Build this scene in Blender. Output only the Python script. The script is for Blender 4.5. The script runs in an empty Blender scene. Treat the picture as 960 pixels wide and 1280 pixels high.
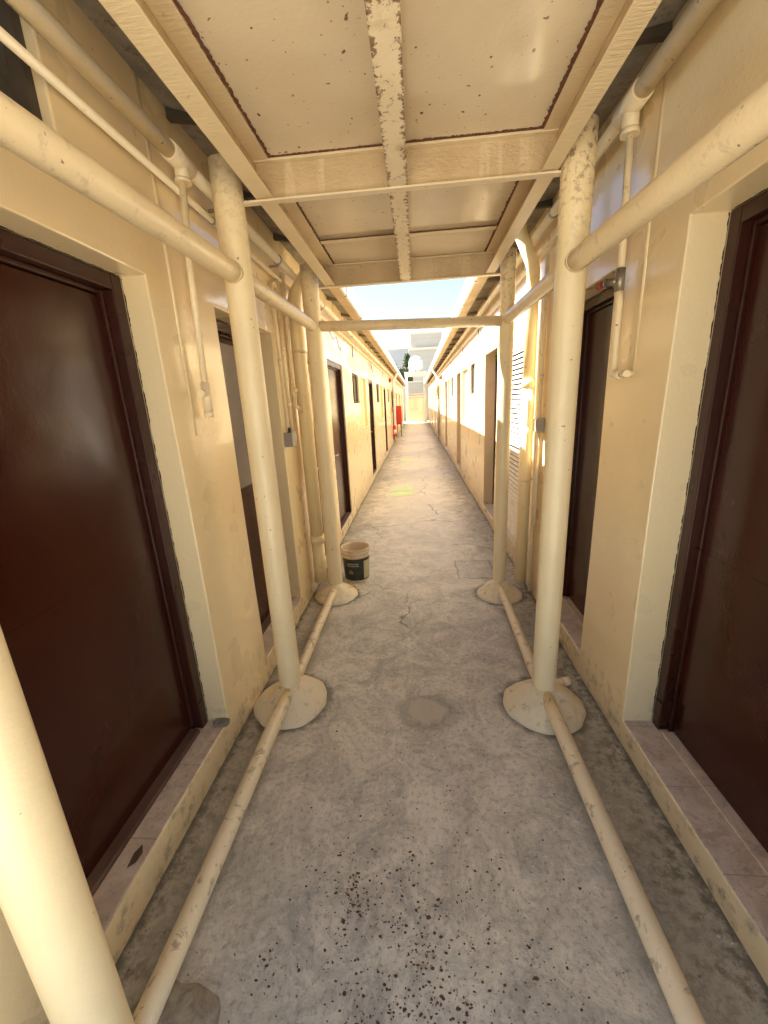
import bpy, bmesh, math, random
from mathutils import Vector, Matrix
R = math.radians
random.seed(7)
scene = bpy.context.scene
COL = scene.collection

# ------------------------------------------------------------------ camera
M = [[0.9958316844537904, 0.07730112387279761, -0.0484127306183888],
     [-0.02617731401266518, -0.266232249014198, -0.9635533912637764],
     [-0.08737279020958759, 0.9608043119349768, -0.26309897319857967]]
right, down, fwd = (Vector(r) for r in M)
cam_d = bpy.data.cameras.new("camera")
cam = bpy.data.objects.new("camera", cam_d); COL.objects.link(cam)
cam.matrix_world = Matrix(((right.x, -down.x, -fwd.x, 0), (right.y, -down.y, -fwd.y, 0),
                           (right.z, -down.z, -fwd.z, 1.6), (0, 0, 0, 1)))
cam_d.sensor_fit = 'VERTICAL'; cam_d.sensor_height = 36; cam_d.lens = 36 * 500.8 / 1280
cam_d.clip_start = .02; cam_d.clip_end = 3000
scene.camera = cam

# ------------------------------------------------------------------ world / sun
to_sun = Vector((-.91, .2, 1.0)).normalized()
w = bpy.data.worlds.new("World"); scene.world = w; w.use_nodes = True
nt = w.node_tree; bg = nt.nodes['Background']
sky = nt.nodes.new('ShaderNodeTexSky'); sky.sky_type = 'NISHITA'; sky.sun_disc = False
sky.sun_elevation = math.asin(to_sun.z); sky.sun_rotation = math.atan2(to_sun.x, to_sun.y)
sky.air_density = 1.0; sky.dust_density = .8; sky.ozone_density = 1.0
nt.links.new(sky.outputs[0], bg.inputs[0]); bg.inputs[1].default_value = .055
sl = bpy.data.lights.new("sun", 'SUN'); sl.energy = 4.6; sl.angle = R(.5); sl.color = (1, .95, .86)
so = bpy.data.objects.new("sun", sl); COL.objects.link(so)
so.rotation_euler = to_sun.to_track_quat('Z', 'Y').to_euler(); so.location = (-5, 5, 12)
scene.view_settings.view_transform = 'Standard'; scene.view_settings.look = 'None'
scene.view_settings.gamma = 1; scene.view_settings.exposure = 2.72
try:
    scene.cycles.max_bounces = 14; scene.cycles.diffuse_bounces = 9; scene.cycles.glossy_bounces = 5
except Exception: pass

# ------------------------------------------------------------------ materials
MATS = {}
class NB:
    def __init__(s, name):
        s.m = bpy.data.materials.new(name); s.m.use_nodes = True; s.t = s.m.node_tree
        s.b = s.t.nodes['Principled BSDF']; s.geo = s.n('ShaderNodeNewGeometry'); s.p = s.geo.outputs['Position']
        MATS[name] = s.m
    def n(s, k, **kw):
        x = s.t.nodes.new(k)
        for a, v in kw.items(): setattr(x, a, v)
        return x
    def l(s, a, b): s.t.links.new(a, b)
    def scale(s, v, src=None):
        x = s.n('ShaderNodeVectorMath', operation='MULTIPLY'); s.l(src or s.p, x.inputs[0]); x.inputs[1].default_value = v
        return x.outputs[0]
    def noise(s, sc, det=4, rough=.55, dist=0, src=None):
        x = s.n('ShaderNodeTexNoise'); s.l(src or s.p, x.inputs['Vector'])
        x.inputs['Scale'].default_value = sc; x.inputs['Detail'].default_value = det
        x.inputs['Roughness'].default_value = rough; x.inputs['Distortion'].default_value = dist
        return x.outputs['Fac']
    def voro(s, sc, feature='F1', src=None, rnd=1):
        x = s.n('ShaderNodeTexVoronoi', feature=feature); s.l(src or s.p, x.inputs['Vector'])
        x.inputs['Scale'].default_value = sc; x.inputs['Randomness'].default_value = rnd
        return x.outputs['Distance']
    def ramp(s, fac, lo, hi, a=0., b=1.):
        x = s.n('ShaderNodeMapRange'); s.l(fac, x.inputs[0]); x.inputs[1].default_value = lo; x.inputs[2].default_value = hi
        x.inputs[3].default_value = a; x.inputs[4].default_value = b; return x.outputs[0]
    def math(s, op, a, b=None):
        x = s.n('ShaderNodeMath', operation=op)
        for i, v in enumerate((a, b)):
            if v is None: continue
            if isinstance(v, (int, float)): x.inputs[i].default_value = v
            else: s.l(v, x.inputs[i])
        return x.outputs[0]
    def mix(s, fac, a, b):
        x = s.n('ShaderNodeMix', data_type='RGBA')
        if isinstance(fac, (int, float)): x.inputs[0].default_value = fac
        else: s.l(fac, x.inputs[0])
        for i, v in ((6, a), (7, b)):
            if isinstance(v, tuple): x.inputs[i].default_value = (*v, 1)
            else: s.l(v, x.inputs[i])
        return x.outputs[2]
    def xyz(s):
        x = s.n('ShaderNodeSeparateXYZ'); s.l(s.p, x.inputs[0]); return x.outputs
    def bump(s, h, dist, strength=1., prev=None):
        x = s.n('ShaderNodeBump'); s.l(h, x.inputs['Height']); x.inputs['Distance'].default_value = dist
        x.inputs['Strength'].default_value = strength
        if prev: s.l(prev, x.inputs['Normal'])
        return x.outputs[0]
    def done(s, col, rough, normal=None, **kw):
        if isinstance(col, tuple): s.b.inputs['Base Color'].default_value = (*col, 1)
        else: s.l(col, s.b.inputs['Base Color'])
        if isinstance(rough, (int, float)): s.b.inputs['Roughness'].default_value = rough
        else: s.l(rough, s.b.inputs['Roughness'])
        if normal: s.l(normal, s.b.inputs['Normal'])
        for k, v in kw.items(): s.b.inputs[k].default_value = v
        return s.m

CREAM = (.80, .635, .365); CREAM2 = (.83, .675, .40)

# glossy oil paint on rough plaster
b = NB('wall_paint'); x, y, z = b.xyz()
c = b.mix(b.ramp(b.noise(1.6, 3), .3, .7), CREAM, CREAM2)
streak = b.ramp(b.noise(2.2, 3, .5, src=b.scale((1, 1.2, .4))), .50, .80, 0, .3)
c = b.mix(streak, c, (.70, .53, .30))
dirt = b.math('MULTIPLY', b.ramp(z, .06, .32, 1, 0), b.ramp(b.noise(14, 6, .7), .52, .66))
c = b.mix(b.math('MULTIPLY', dirt, .75), c, (.22, .18, .13))
specks = b.math('MULTIPLY', b.ramp(b.noise(75, 2, .5), .755, .78), .6)
c = b.mix(specks, c, (.16, .11, .06))
n1 = b.bump(b.noise(3, 2), .005); n2 = b.bump(b.noise(75, 3, .5), .0011, 1, n1)
n3 = b.bump(b.noise(14, 2, .4), .0008, 1, n2)
b.done(c, b.ramp(b.noise(5, 2), .3, .7, .26, .34), n3, **{'Coat Weight': .45, 'Coat Roughness': .10})

b = NB('kerb_paint')
c = b.mix(b.ramp(b.noise(4, 6), .35, .68), CREAM, CREAM2)
c = b.mix(b.ramp(b.noise(11, 7, .72), .56, .66, 0, .8), c, (.27, .22, .16))
b.done(c, .5, b.bump(b.noise(40, 5, .6), .003))

# painted steel pipe, scuffed
def pipe_mat(name, base, grime, lo, rust=0.):
    b = NB(name); x, y, z = b.xyz()
    c = b.mix(b.ramp(b.noise(4, 5), .35, .65), base, tuple(v * 1.08 for v in base))
    c = b.mix(b.ramp(b.noise(17, 7, .72, .5), lo, lo + .07, 0, grime), c, (.20, .145, .09))
    if rust:
        r = b.math('MULTIPLY', b.math('MULTIPLY', b.ramp(z, 2.12, 2.5, 0, 1), b.ramp(b.noise(38, 6, .75), .50, .62)), b.ramp(x, -.1, .1, .35, 1))
        c = b.mix(b.math('MULTIPLY', r, rust), c, (.17, .085, .035))
    sp = b.ramp(b.noise(46, 2, .5), .735, .76, 0, .8); c = b.mix(sp, c, (.13, .07, .035))
    n = b.bump(b.noise(7, 3), .004); n = b.bump(b.noise(90, 3, .6), .0009, 1, n)
    b.done(c, b.ramp(b.noise(13, 4), .3, .7, .28, .46), n)
pipe_mat('post_paint', (.79, .655, .40), .15, .62, .9)
pipe_mat('rail_paint', (.74, .60, .37), .25, .56)
pipe_mat('ground_rail_paint', (.77, .64, .42), .62, .565)
pipe_mat('pvc_paint', (.80, .67, .43), .3, .60)
pipe_mat('pvc_yellow', (.80, .66, .37), .3, .60)

b = NB('steel_frame_paint'); c = b.mix(b.ramp(b.noise(5, 5), .35, .65), (.72, .585, .36), (.78, .645, .41))
c = b.mix(b.ramp(b.noise(30, 7, .75, .4), .63, .70, 0, .8), c, (.19, .09, .04))
brush = b.noise(28, 5, .6, src=b.scale((.6, 3, 2)))
b.done(c, .42, b.bump(brush, .003))
b = NB('flange_paint'); c = b.mix(b.ramp(b.noise(5, 5), .35, .65), (.70, .58, .38), (.76, .645, .44))
c = b.mix(b.ramp(b.noise(48, 6, .7), .62, .67, 0, .85), c, (.20, .10, .04)); b.done(c, .5, b.bump(b.noise(60, 4), .002))
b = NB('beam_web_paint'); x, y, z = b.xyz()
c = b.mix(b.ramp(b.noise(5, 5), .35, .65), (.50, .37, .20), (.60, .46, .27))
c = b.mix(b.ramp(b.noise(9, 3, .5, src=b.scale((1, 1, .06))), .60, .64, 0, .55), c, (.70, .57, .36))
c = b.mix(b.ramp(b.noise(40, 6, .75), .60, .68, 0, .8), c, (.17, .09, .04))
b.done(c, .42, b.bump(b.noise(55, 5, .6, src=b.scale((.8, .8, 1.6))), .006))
b = NB('rusty_beam_paint'); x, y, z = b.xyz(); ed = b.ramp(b.math('ABSOLUTE', b.math('ADD', x, .050)), .018, .036, 0, .14); c = b.mix(b.ramp(b.noise(5, 5), .35, .65), (.70, .58, .38), (.76, .645, .44))
c = b.mix(b.ramp(b.noise(7, 7, .7), .56, .66, 0, .6), c, (.46, .33, .19))
c = b.mix(b.ramp(b.math('ADD', b.noise(48, 6, .7), ed), .60, .66, 0, .9), c, (.16, .075, .03))
c = b.mix(b.ramp(b.math('ADD', b.noise(95, 4, .6), ed), .70, .75, 0, .8), c, (.06, .03, .015))
b.done(c, .5, b.bump(b.noise(50, 5, .7), .002))

b = NB('roof_sheet_paint')
c = b.mix(b.ramp(b.noise(1.8, 4), .35, .65), (.68, .57, .39), (.75, .64, .45))
c = b.mix(b.ramp(b.noise(36, 2, .4), .74, .765, 0, .95), c, (.13, .065, .03))
c = b.mix(b.ramp(b.noise(60, 2, .4), .72, .75, 0, .8), c, (.16, .09, .04))
n = b.bump(b.noise(2.2, 2), .03); n = b.bump(b.noise(70, 3), .0007, 1, n)
n = b.bump(b.ramp(b.voro(9), .05, .09, 1, 0), .0012, 1, n)
b.done(c, .22, n, **{'Coat Weight': .3, 'Coat Roughness': .1})

b = NB('rust'); c = b.mix(b.noise(60, 5), (.085, .03, .015), (.19, .08, .035)); b.done(c, .85, b.bump(b.noise(90, 4), .003))

def door_mat(name, a, d, rough=.22):
    b = NB(name)
    c = b.mix(b.ramp(b.noise(2.5, 5, .6, src=b.scale((1, 1, .5))), .35, .7), a, d)
    scr = b.ramp(b.noise(8, 6, .6, 1.2, src=b.scale((1, 3, .6))), .70, .73, 0, .35)
    c = b.mix(scr, c, (.16, .09, .055))
    n = b.bump(b.noise(110, 2, .5), .00025); n = b.bump(b.noise(2.5, 2), .004, 1, n)
    b.done(c, b.ramp(b.noise(4, 3), .3, .7, rough - .03, rough + .07), n, **{'Specular IOR Level': .32})
door_mat('door_paint', (.036, .0075, .0038), (.046, .0105, .0052), .17)
door_mat('door_frame_paint', (.034, .009, .005), (.048, .015, .009), .28)
door_mat('grey_panel', (.20, .17, .16), (.25, .22, .20), .2)
door_mat('worn_sill_wood', (.09, .045, .03), (.16, .10, .07), .6)

b = NB('threshold_marble')
c = b.mix(b.ramp(b.noise(7, 7, .7, 1.4), .38, .64), (.50, .38, .29), (.68, .56, .44))
c = b.mix(b.ramp(b.noise(5, 8, .75, 2.4), .56, .61, 0, .5), c, (.30, .22, .17))
c = b.mix(b.ramp(b.noise(45, 5, .7), .56, .68, 0, .6), c, (.24, .20, .17))
x, y, z = b.xyz()
j = b.math('LESS_THAN', b.math('ABSOLUTE', b.math('SUBTRACT', b.math('FRACT', b.math('DIVIDE', b.math('ADD', y, .06), .3)), .5)), .006)
c = b.mix(j, c, (.34, .30, .25))
b.done(c, .5, b.bump(b.noise(40, 4), .002))

# trowelled concrete floor
b = NB('concrete_floor'); x, y, z = b.xyz()
big = b.noise(.9, 6, .6, .6)
c = b.mix(b.ramp(big, .34, .66), (.55, .495, .385), (.79, .72, .58))
med = b.noise(4.5, 8, .72, 1.3)
c = b.mix(b.ramp(med, .42, .62, 0, .66), c, (.31, .285, .235))
sw = b.noise(9, 7, .75, 2.6)
c = b.mix(b.ramp(sw, .51, .62, 0, .34), c, (.86, .79, .66))
fine = b.noise(48, 6, .72)
c = b.mix(b.ramp(fine, .50, .68, 0, .55), c, (.15, .135, .115))
# worn pale track down the middle, damp greenish gutters along both walls
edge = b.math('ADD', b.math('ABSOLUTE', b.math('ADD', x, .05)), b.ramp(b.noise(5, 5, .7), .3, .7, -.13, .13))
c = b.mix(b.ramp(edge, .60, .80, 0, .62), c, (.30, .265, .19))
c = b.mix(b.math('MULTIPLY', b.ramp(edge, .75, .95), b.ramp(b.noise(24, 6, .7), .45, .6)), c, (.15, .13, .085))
trk = b.math('MULTIPLY', b.ramp(y, 2.4, 5.5, 0, 1), b.ramp(edge, .35, .65, .55, 0))
c = b.mix(trk, c, (.76, .71, .62))
wrp = b.n('ShaderNodeMix', data_type='VECTOR')
nz = b.n('ShaderNodeTexNoise'); b.l(b.p, nz.inputs['Vector']); nz.inputs['Scale'].default_value = 1.7; nz.inputs['Detail'].default_value = 6
nz.inputs['Roughness'].default_value = .65
wrp.inputs[0].default_value = .30; b.l(b.p, wrp.inputs[4]); b.l(nz.outputs['Color'], wrp.inputs[5])
crack = b.voro(1.15, 'DISTANCE_TO_EDGE', src=b.scale((.9, 1.1, 1), wrp.outputs[1]))
cf = b.ramp(crack, .0, .0065, 1, 0)
cf = b.math('MULTIPLY', cf, b.ramp(b.noise(1.3, 3), .42, .58, 0, 1))
cf = b.math('MULTIPLY', cf, b.ramp(y, 1.9, 2.8, .15, 1))
c = b.mix(b.math('MULTIPLY', cf, .8), c, (.075, .065, .055))
sp = b.ramp(b.noise(75, 2, .5), .70, .73, 0, .8); c = b.mix(sp, c, (.09, .055, .035))
# oval cement ring left by a bucket of mortar
def ring(cx, cy, rx, ry):
    a = b.math('DIVIDE', b.math('SUBTRACT', x, cx), rx); e = b.math('DIVIDE', b.math('SUBTRACT', y, cy), ry)
    d = b.math('SQRT', b.math('ADD', b.math('MULTIPLY', a, a), b.math('MULTIPLY', e, e)))
    return b.math('ADD', d, b.ramp(b.noise(9, 4, .6), .3, .7, -.22, .22))
d = ring(.01, 1.79, .115, .105)
c = b.mix(b.math('MULTIPLY', b.ramp(d, 1.05, 1.5, .5, 0), 1.), c, (.20, .165, .12))
c = b.mix(b.ramp(d, .82, .98, .75, 0), c, (.56, .49, .38))
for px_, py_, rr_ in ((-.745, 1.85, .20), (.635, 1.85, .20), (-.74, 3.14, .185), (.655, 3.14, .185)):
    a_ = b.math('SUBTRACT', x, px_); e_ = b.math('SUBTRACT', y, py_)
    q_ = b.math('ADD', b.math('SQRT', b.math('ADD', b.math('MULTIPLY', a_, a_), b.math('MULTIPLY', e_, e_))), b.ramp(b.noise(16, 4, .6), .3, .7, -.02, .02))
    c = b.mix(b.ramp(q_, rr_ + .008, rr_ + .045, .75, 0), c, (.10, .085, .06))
# chipped dirty seam where the slab meets the walls
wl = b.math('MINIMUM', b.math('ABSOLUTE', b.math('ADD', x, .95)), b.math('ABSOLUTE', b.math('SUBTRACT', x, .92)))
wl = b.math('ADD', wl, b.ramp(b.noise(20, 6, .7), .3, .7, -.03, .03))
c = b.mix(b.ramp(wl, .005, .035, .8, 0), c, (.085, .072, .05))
# squared repair patch with a cut edge
pa = b.math('MAXIMUM', b.math('DIVIDE', b.math('ABSOLUTE', b.math('SUBTRACT', x, .52)), .17), b.math('DIVIDE', b.math('ABSOLUTE', b.math('SUBTRACT', y, 3.66)), .21))
pa = b.math('ADD', pa, b.ramp(b.noise(9, 4), .3, .7, -.07, .07))
c = b.mix(b.ramp(pa, .93, .97, .22, 0), c, (.42, .40, .36))
c = b.mix(b.math('MULTIPLY', b.ramp(pa, .94, .985), b.ramp(pa, 1.0, 1.04, .7, 0)), c, (.10, .09, .07))
h = b.math('ADD', b.math('MULTIPLY', sw, .5), b.math('MULTIPLY', med, .7))
n = b.bump(h, .009); n = b.bump(fine, .0035, 1, n); n = b.bump(cf, -.006, 1, n)
b.done(c, b.ramp(med, .3, .7, .42, .72), n)

b = NB('bounce_paving_concrete'); b.done(b.mix(b.ramp(b.noise(1.5, 7, .7), .35, .65), (.64, .58, .48), (.76, .69, .58)), .8)  # pale tone for the added paving, to bounce sunlight under the canopy
b = NB('cement_footing')
c = b.mix(b.ramp(b.noise(6, 6), .35, .65), (.76, .64, .42), (.80, .69, .47))
c = b.mix(b.ramp(b.noise(20, 7, .7), .57, .66, 0, .6), c, (.30, .25, .18)); b.done(c, .6, b.bump(b.noise(30, 5), .006, 1, b.bump(b.noise(9, 3), .02)))
b = NB('bare_cement'); c = b.mix(b.ramp(b.noise(14, 8, .7, .8), .4, .62), (.22, .19, .15), (.40, .36, .29)); b.done(c, .8, b.bump(b.noise(30, 6, .7), .012))
b = NB('grey_soffit_sheet'); c = b.mix(b.ramp(b.noise(6, 7, .7, .5), .38, .64), (.20, .185, .155), (.34, .31, .26))
c = b.mix(b.ramp(b.noise(20, 6, .75), .56, .64, 0, .7), c, (.09, .07, .05)); b.done(c, .8, b.bump(b.noise(24, 5), .006))
b = NB('eave_beam_paint'); c = b.mix(b.ramp(b.noise(4, 6), .35, .65), (.50, .38, .24), (.62, .49, .32))
c = b.mix(b.ramp(b.noise(18, 7, .72), .57, .66, 0, .7), c, (.2, .14, .09)); b.done(c, .6, b.bump(b.noise(30, 5), .003))
b = NB('gutter_white'); c = b.mix(b.ramp(b.noise(5, 5), .4, .66), (.80, .79, .76), (.66, .64, .60)); b.done(c, .45)
b = NB('dark_wood'); b.done(b.mix(b.noise(12, 5), (.05, .037, .026), (.10, .075, .05)), .8)
b = NB('rafter_wood'); b.done(b.mix(b.noise(12, 5), (.12, .09, .06), (.24, .18, .12)), .8)
b = NB('dark_strap'); b.done((.06, .055, .05), .6)
b = NB('roof_concrete'); b.done(b.mix(b.noise(2, 6), (.42, .39, .34), (.55, .52, .46)), .85)
b = NB('white_pvc'); b.done(b.mix(b.ramp(b.noise(8, 5), .4, .7), (.76, .74, .68), (.66, .62, .54)), .4)
b = NB('white_louvre'); b.done(b.mix(b.ramp(b.noise(10, 6, .7), .42, .7), (.78, .74, .67), (.58, .52, .43)), .4)
b = NB('window_glass'); b.done(b.mix(b.noise(3, 4), (.16, .145, .12), (.27, .25, .21)), .18)
b = NB('vent_board'); b.done(b.mix(b.ramp(b.noise(6, 6, .7), .35, .65), (.075, .065, .05), (.17, .15, .12)), .45, b.bump(b.noise(16, 4), .004))
b = NB('painted_green_light'); c = b.mix(b.ramp(b.noise(14, 7, .75, 1.5), .44, .56), (.52, .66, .34), (.62, .82, .42)); b.done(c, .6)  # green reflected light put into a flat floor colour
b = NB('red_paint'); b.done(b.mix(b.noise(5, 4), (.48, .022, .014), (.60, .035, .02)), .35)
b = NB('pink_board'); b.done((.72, .38, .30), .5)
b = NB('black_plastic'); b.done((.02, .02, .02), .4)
b = NB('grey_metal'); b.done((.36, .34, .31), .38, Metallic=.5)
b = NB('box_grey'); b.done(b.mix(b.noise(30, 4), (.34, .29, .23), (.42, .37, .30)), .5)
b = NB('brass'); b.done(b.mix(b.noise(60, 4), (.18, .15, .11), (.42, .38, .30)), .35, Metallic=.6)
b = NB('bucket_plastic'); b.done(b.mix(b.ramp(b.noise(9, 6), .4, .7), (.70, .60, .42), (.52, .41, .26)), .4, None, **{'Subsurface Weight': .05})
b = NB('bucket_label'); c = b.mix(b.ramp(b.noise(18, 6, .7), .48, .64), (.012, .022, .018), (.05, .045, .03)); b.done(c, .35)
b = NB('label_pale'); b.done((.48, .45, .24), .45)
b = NB('label_ink'); b.done((.42, .43, .37), .45)
b = NB('label_gold'); b.done((.42, .33, .10), .45)
b = NB('gate_paint'); c = b.mix(b.ramp(b.noise(3, 6), .4, .7), (.80, .72, .56), (.70, .62, .47)); b.done(c, .5)
b = NB('portal_paint'); c = b.mix(b.ramp(b.noise(1.6, 6), .4, .7), (.76, .67, .50), (.66, .57, .42)); b.done(c, .6)
b = NB('tank_white'); b.done(b.mix(b.ramp(b.noise(2.4, 5), .4, .7), (.70, .66, .58), (.58, .53, .45)), .45)
def bld(name, c1, c2, line):
    b = NB(name); x, y, z = b.xyz()
    c = b.mix(b.ramp(b.noise(.25, 6), .35, .65), c1, c2)
    j = b.math('LESS_THAN', b.math('FRACT', b.math('DIVIDE', z, line)), .05)
    c = b.mix(b.math('MULTIPLY', j, .35), c, tuple(v * .6 for v in c1)); b.done(c, .8)
bld('far_wall_grey', (.44, .40, .34), (.52, .48, .41), .6)
bld('far_wall_blue', (.40, .41, .42), (.48, .49, .50), .9)
bld('block_wall', (.44, .40, .34), (.55, .51, .44), .25)
b = NB('bark'); b.done(b.mix(b.noise(9, 5), (.08, .055, .035), (.15, .11, .07)), .9)
b = NB('leaf'); b.done(b.mix(b.ramp(b.noise(2.2, 4), .35, .65), (.035, .07, .022), (.10, .15, .05)), .55)
b = NB('debris_flake'); b.done(b.mix(b.noise(40, 4), (.055, .024, .013), (.16, .070, .035)), .7)
b = NB('pale_chip'); b.done((.62, .55, .42), .7)
b = NB('dead_leaf'); b.done((.10, .055, .035), .7)
b = NB('valve_red'); b.done((.28, .06, .035), .55)
b = NB('cable'); b.done((.45, .40, .33), .6)

# ------------------------------------------------------------------ mesh helpers
class MB:
    def __init__(s): s.bm = bmesh.new()
    def box(s, x0, x1, y0, y1, z0, z1):
        vs = [s.bm.verts.new(p) for p in ((x0,y0,z0),(x1,y0,z0),(x1,y1,z0),(x0,y1,z0),(x0,y0,z1),(x1,y0,z1),(x1,y1,z1),(x0,y1,z1))]
        for f in ((0,3,2,1),(4,5,6,7),(0,1,5,4),(1,2,6,5),(2,3,7,6),(3,0,4,7)): s.bm.faces.new([vs[i] for i in f])
        return s
    def prism_y(s, prof, y0, y1):
        a = [s.bm.verts.new((p[0], y0, p[1])) for p in prof]; c = [s.bm.verts.new((p[0], y1, p[1])) for p in prof]
        n = len(prof)
        for i in range(n): s.bm.faces.new((a[i], a[(i+1) % n], c[(i+1) % n], c[i]))
        s.bm.faces.new(a[::-1]); s.bm.faces.new(c); return s
    def tube(s, pts, r, seg=20, cap=True, wob=0.):
        pts = [Vector(p) for p in pts]; rs = r if isinstance(r, (list, tuple)) else [r] * len(pts)
        prev = None; rings = []; up = None
        for i, p in enumerate(pts):
            if i == 0: t = pts[1] - p
            elif i == len(pts) - 1: t = p - pts[i-1]
            else: t = (pts[i+1] - p).normalized() + (p - pts[i-1]).normalized()
            t.normalize()
            if up is None:
                up = t.orthogonal().normalized()
            else: up = (up - t * up.dot(t)).normalized()
            v = t.cross(up)
            rr = rs[i] * (1 + (random.uniform(-wob, wob) if wob else 0))
            rings.append([s.bm.verts.new(p + (up * math.cos(a) + v * math.sin(a)) * rr) for a in (2*math.pi*k/seg for k in range(seg))])
        for a, c in zip(rings, rings[1:]):
            for k in range(seg):
                f = s.bm.faces.new((a[k], a[(k+1) % seg], c[(k+1) % seg], c[k])); f.smooth = True
        if cap: s.bm.faces.new(rings[0][::-1]); s.bm.faces.new(rings[-1])
        return s
    def lathe(s, c, prof, seg=32, wob=0., ang=0., zj=0.):
        c = Vector(c); rings = []
        ph = [random.uniform(0, 6.28) for _ in range(4)]
        for r, z in prof:
            ring = []
            for k in range(seg):
                a = 2*math.pi*k/seg + ang
                q = 1 + wob * (math.sin(2*a+ph[0]) + .6*math.sin(3*a+ph[1]) + .5*math.sin(7*a+ph[2]) + .3*math.sin(13*a+ph[3]))
                ring.append(s.bm.verts.new(c + Vector((r*q*math.cos(a), r*q*math.sin(a), z + (zj * (math.sin(3*a + ph[1] + r*30) + .7*math.sin(8*a + ph[3] + r*60)) if zj and .08 < r < .19 else 0)))))
            rings.append(ring)
        for a, d in zip(rings, rings[1:]):
            for k in range(seg):
                f = s.bm.faces.new((a[k], a[(k+1) % seg], d[(k+1) % seg], d[k])); f.smooth = True
        s.bm.faces.new(rings[0][::-1]); s.bm.faces.new(rings[-1]); return s
    def build(s, name, mat, parent=None, bevel=0., loc=None):
        bmesh.ops.recalc_face_normals(s.bm, faces=s.bm.faces)
        me = bpy.data.meshes.new(name); s.bm.to_mesh(me); s.bm.free()
        me.materials.append(MATS[mat]); o = bpy.data.objects.new(name, me); COL.objects.link(o)
        if parent:
            o.parent = parent
            o.matrix_parent_inverse = Matrix.Translation(-root_loc(parent))
        if bevel:
            m = o.modifiers.new('bevel', 'BEVEL'); m.width = bevel; m.segments = 2; m.limit_method = 'ANGLE'; m.angle_limit = R(40)
        return o
def root_loc(o):
    v = Vector(o.location)
    while o.parent:
        v = v + o.matrix_parent_inverse.to_translation() + Vector(o.parent.location) * 0; o = o.parent
        v = v + Vector(o.location)
    return v
def tag(o, label, cat, group=None):
    o['label'] = label; o['category'] = cat
    if group: o['group'] = group
    return o
def thing(name, label, cat, loc=(0, 0, 0), group=None):
    o = bpy.data.objects.new(name, None); COL.objects.link(o); o.location = loc; o.empty_display_size = .1
    return tag(o, label, cat, group)
def copy_tree(o, dy=0, parent=None):
    c = o.copy(); COL.objects.link(c)
    if parent: c.parent = parent
    for ch in list(o.children): copy_tree(ch, 0, c)
    if dy: c.location = o.location + Vector((0, dy, 0))
    return c

def wall_mesh(mb, X, side, y0, y1, z0, z1, ops, depth):
    """wall face at X with rectangular openings (ya,yb,za,zb); depth = reveal depth, side=-1 left / +1 right"""
    bm = mb.bm
    ys = sorted({y0, y1, *[v for o in ops for v in o[:2]]}); zs = sorted({z0, z1, *[v for o in ops for v in o[2:4]]})
    # extra rows so that the face can be slightly uneven
    yy = []
    for a, c in zip(ys, ys[1:]):
        n = max(1, int((c - a) / .35)) if a < 8 else 1
        yy += [a + (c - a) * k / n for k in range(n)]
    yy.append(ys[-1])
    zz = []
    for a, c in zip(zs, zs[1:]):
        n = max(1, int((c - a) / .35)); zz += [a + (c - a) * k / n for k in range(n)]
    zz.append(zs[-1])
    def wob(y, z): return .004 * math.sin(y*2.3 + z*1.7) + .003 * math.sin(y*5.1 - z*3.3)
    g = {}
    def v(i, j):
        if (i, j) not in g: g[i, j] = bm.verts.new((X + side * wob(yy[i], zz[j]) * .8, yy[i], zz[j]))
        return g[i, j]
    def hole(yc, zc): return any(o[0] < yc < o[1] and o[2] < zc < o[3] for o in ops)
    cells = {}
    for i in range(len(yy)-1):
        for j in range(len(zz)-1):
            cells[i, j] = not hole((yy[i]+yy[i+1])/2, (zz[j]+zz[j+1])/2)
    back = {}
    def bv(i, j):
        if (i, j) not in back:
            p = v(i, j).co; back[i, j] = bm.verts.new((X + side * depth, p.y, p.z))
        return back[i, j]
    for (i, j), s in cells.items():
        if s: bm.faces.new((v(i, j), v(i+1, j), v(i+1, j+1), v(i, j+1)))
    for (i, j), s in cells.items():
        if not s: continue
        for (di, dj, a, c) in ((-1, 0, (i, j), (i, j+1)), (1, 0, (i+1, j), (i+1, j+1)), (0, -1, (i, j), (i+1, j)), (0, 1, (i, j+1), (i+1, j+1))):
            nb = cells.get((i+di, j+dj))
            if nb is None or nb is False: bm.faces.new((v(*a), v(*c), bv(*c), bv(*a)))
    return mb

# ------------------------------------------------------------------ setting
mb = MB(); bm = mb.bm
S = 1500
vs = [bm.verts.new(p) for p in ((-S, -S, 0), (S, -S, 0), (S, S, 0), (-S, S, 0))]; bm.faces.new(vs)
g = mb.build('ground', 'concrete_floor'); g['kind'] = 'structure'

MB().box(-14, 14, -14, -.35, -.05, .006).build('added_bounce_paving', 'bounce_paving_concrete')['kind'] = 'structure'  # added out of view behind the camera to bounce sunlight into the corridor
XL, XR = -.95, .92
P = 3.85
NEAR = -.05  # both blocks are ended just behind the camera to let light in
END = 31.0
doorsL = [(.60, 1.54, .15, 2.083), (2.045, 2.83, .13, 2.083), (3.57, 4.33, .12, 2.07), (4.555, 5.47, .115, 2.09), (8.37, 9.24, .11, 2.07), (12.25, 13.1, .10, 2.05)] + \
         [(12.25 + P*k, 13.1 + P*k, .10, 2.05) for k in range(1, 5)]
winL = [(6.27 + P*k, 6.98 + P*k, 1.61, 2.055) for k in range(0, 6)]
panL = [(7.15 + P*k, 7.98 + P*k, 1.19, 2.045) for k in range(0, 6)]
doorsR = [(.72, 1.625, .115, 2.155), (2.125, 2.88, .13, 2.135), (4.88, 5.70, .12, 2.135), (8.73, 9.58, .115, 2.13)] + \
         [(8.73 + P*k, 9.58 + P*k, .11, 2.13) for k in range(1, 6)]
winR = [(6.70 + P*k, 7.22 + P*k, 1.66, 2.13) for k in range(0, 6)]
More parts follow.
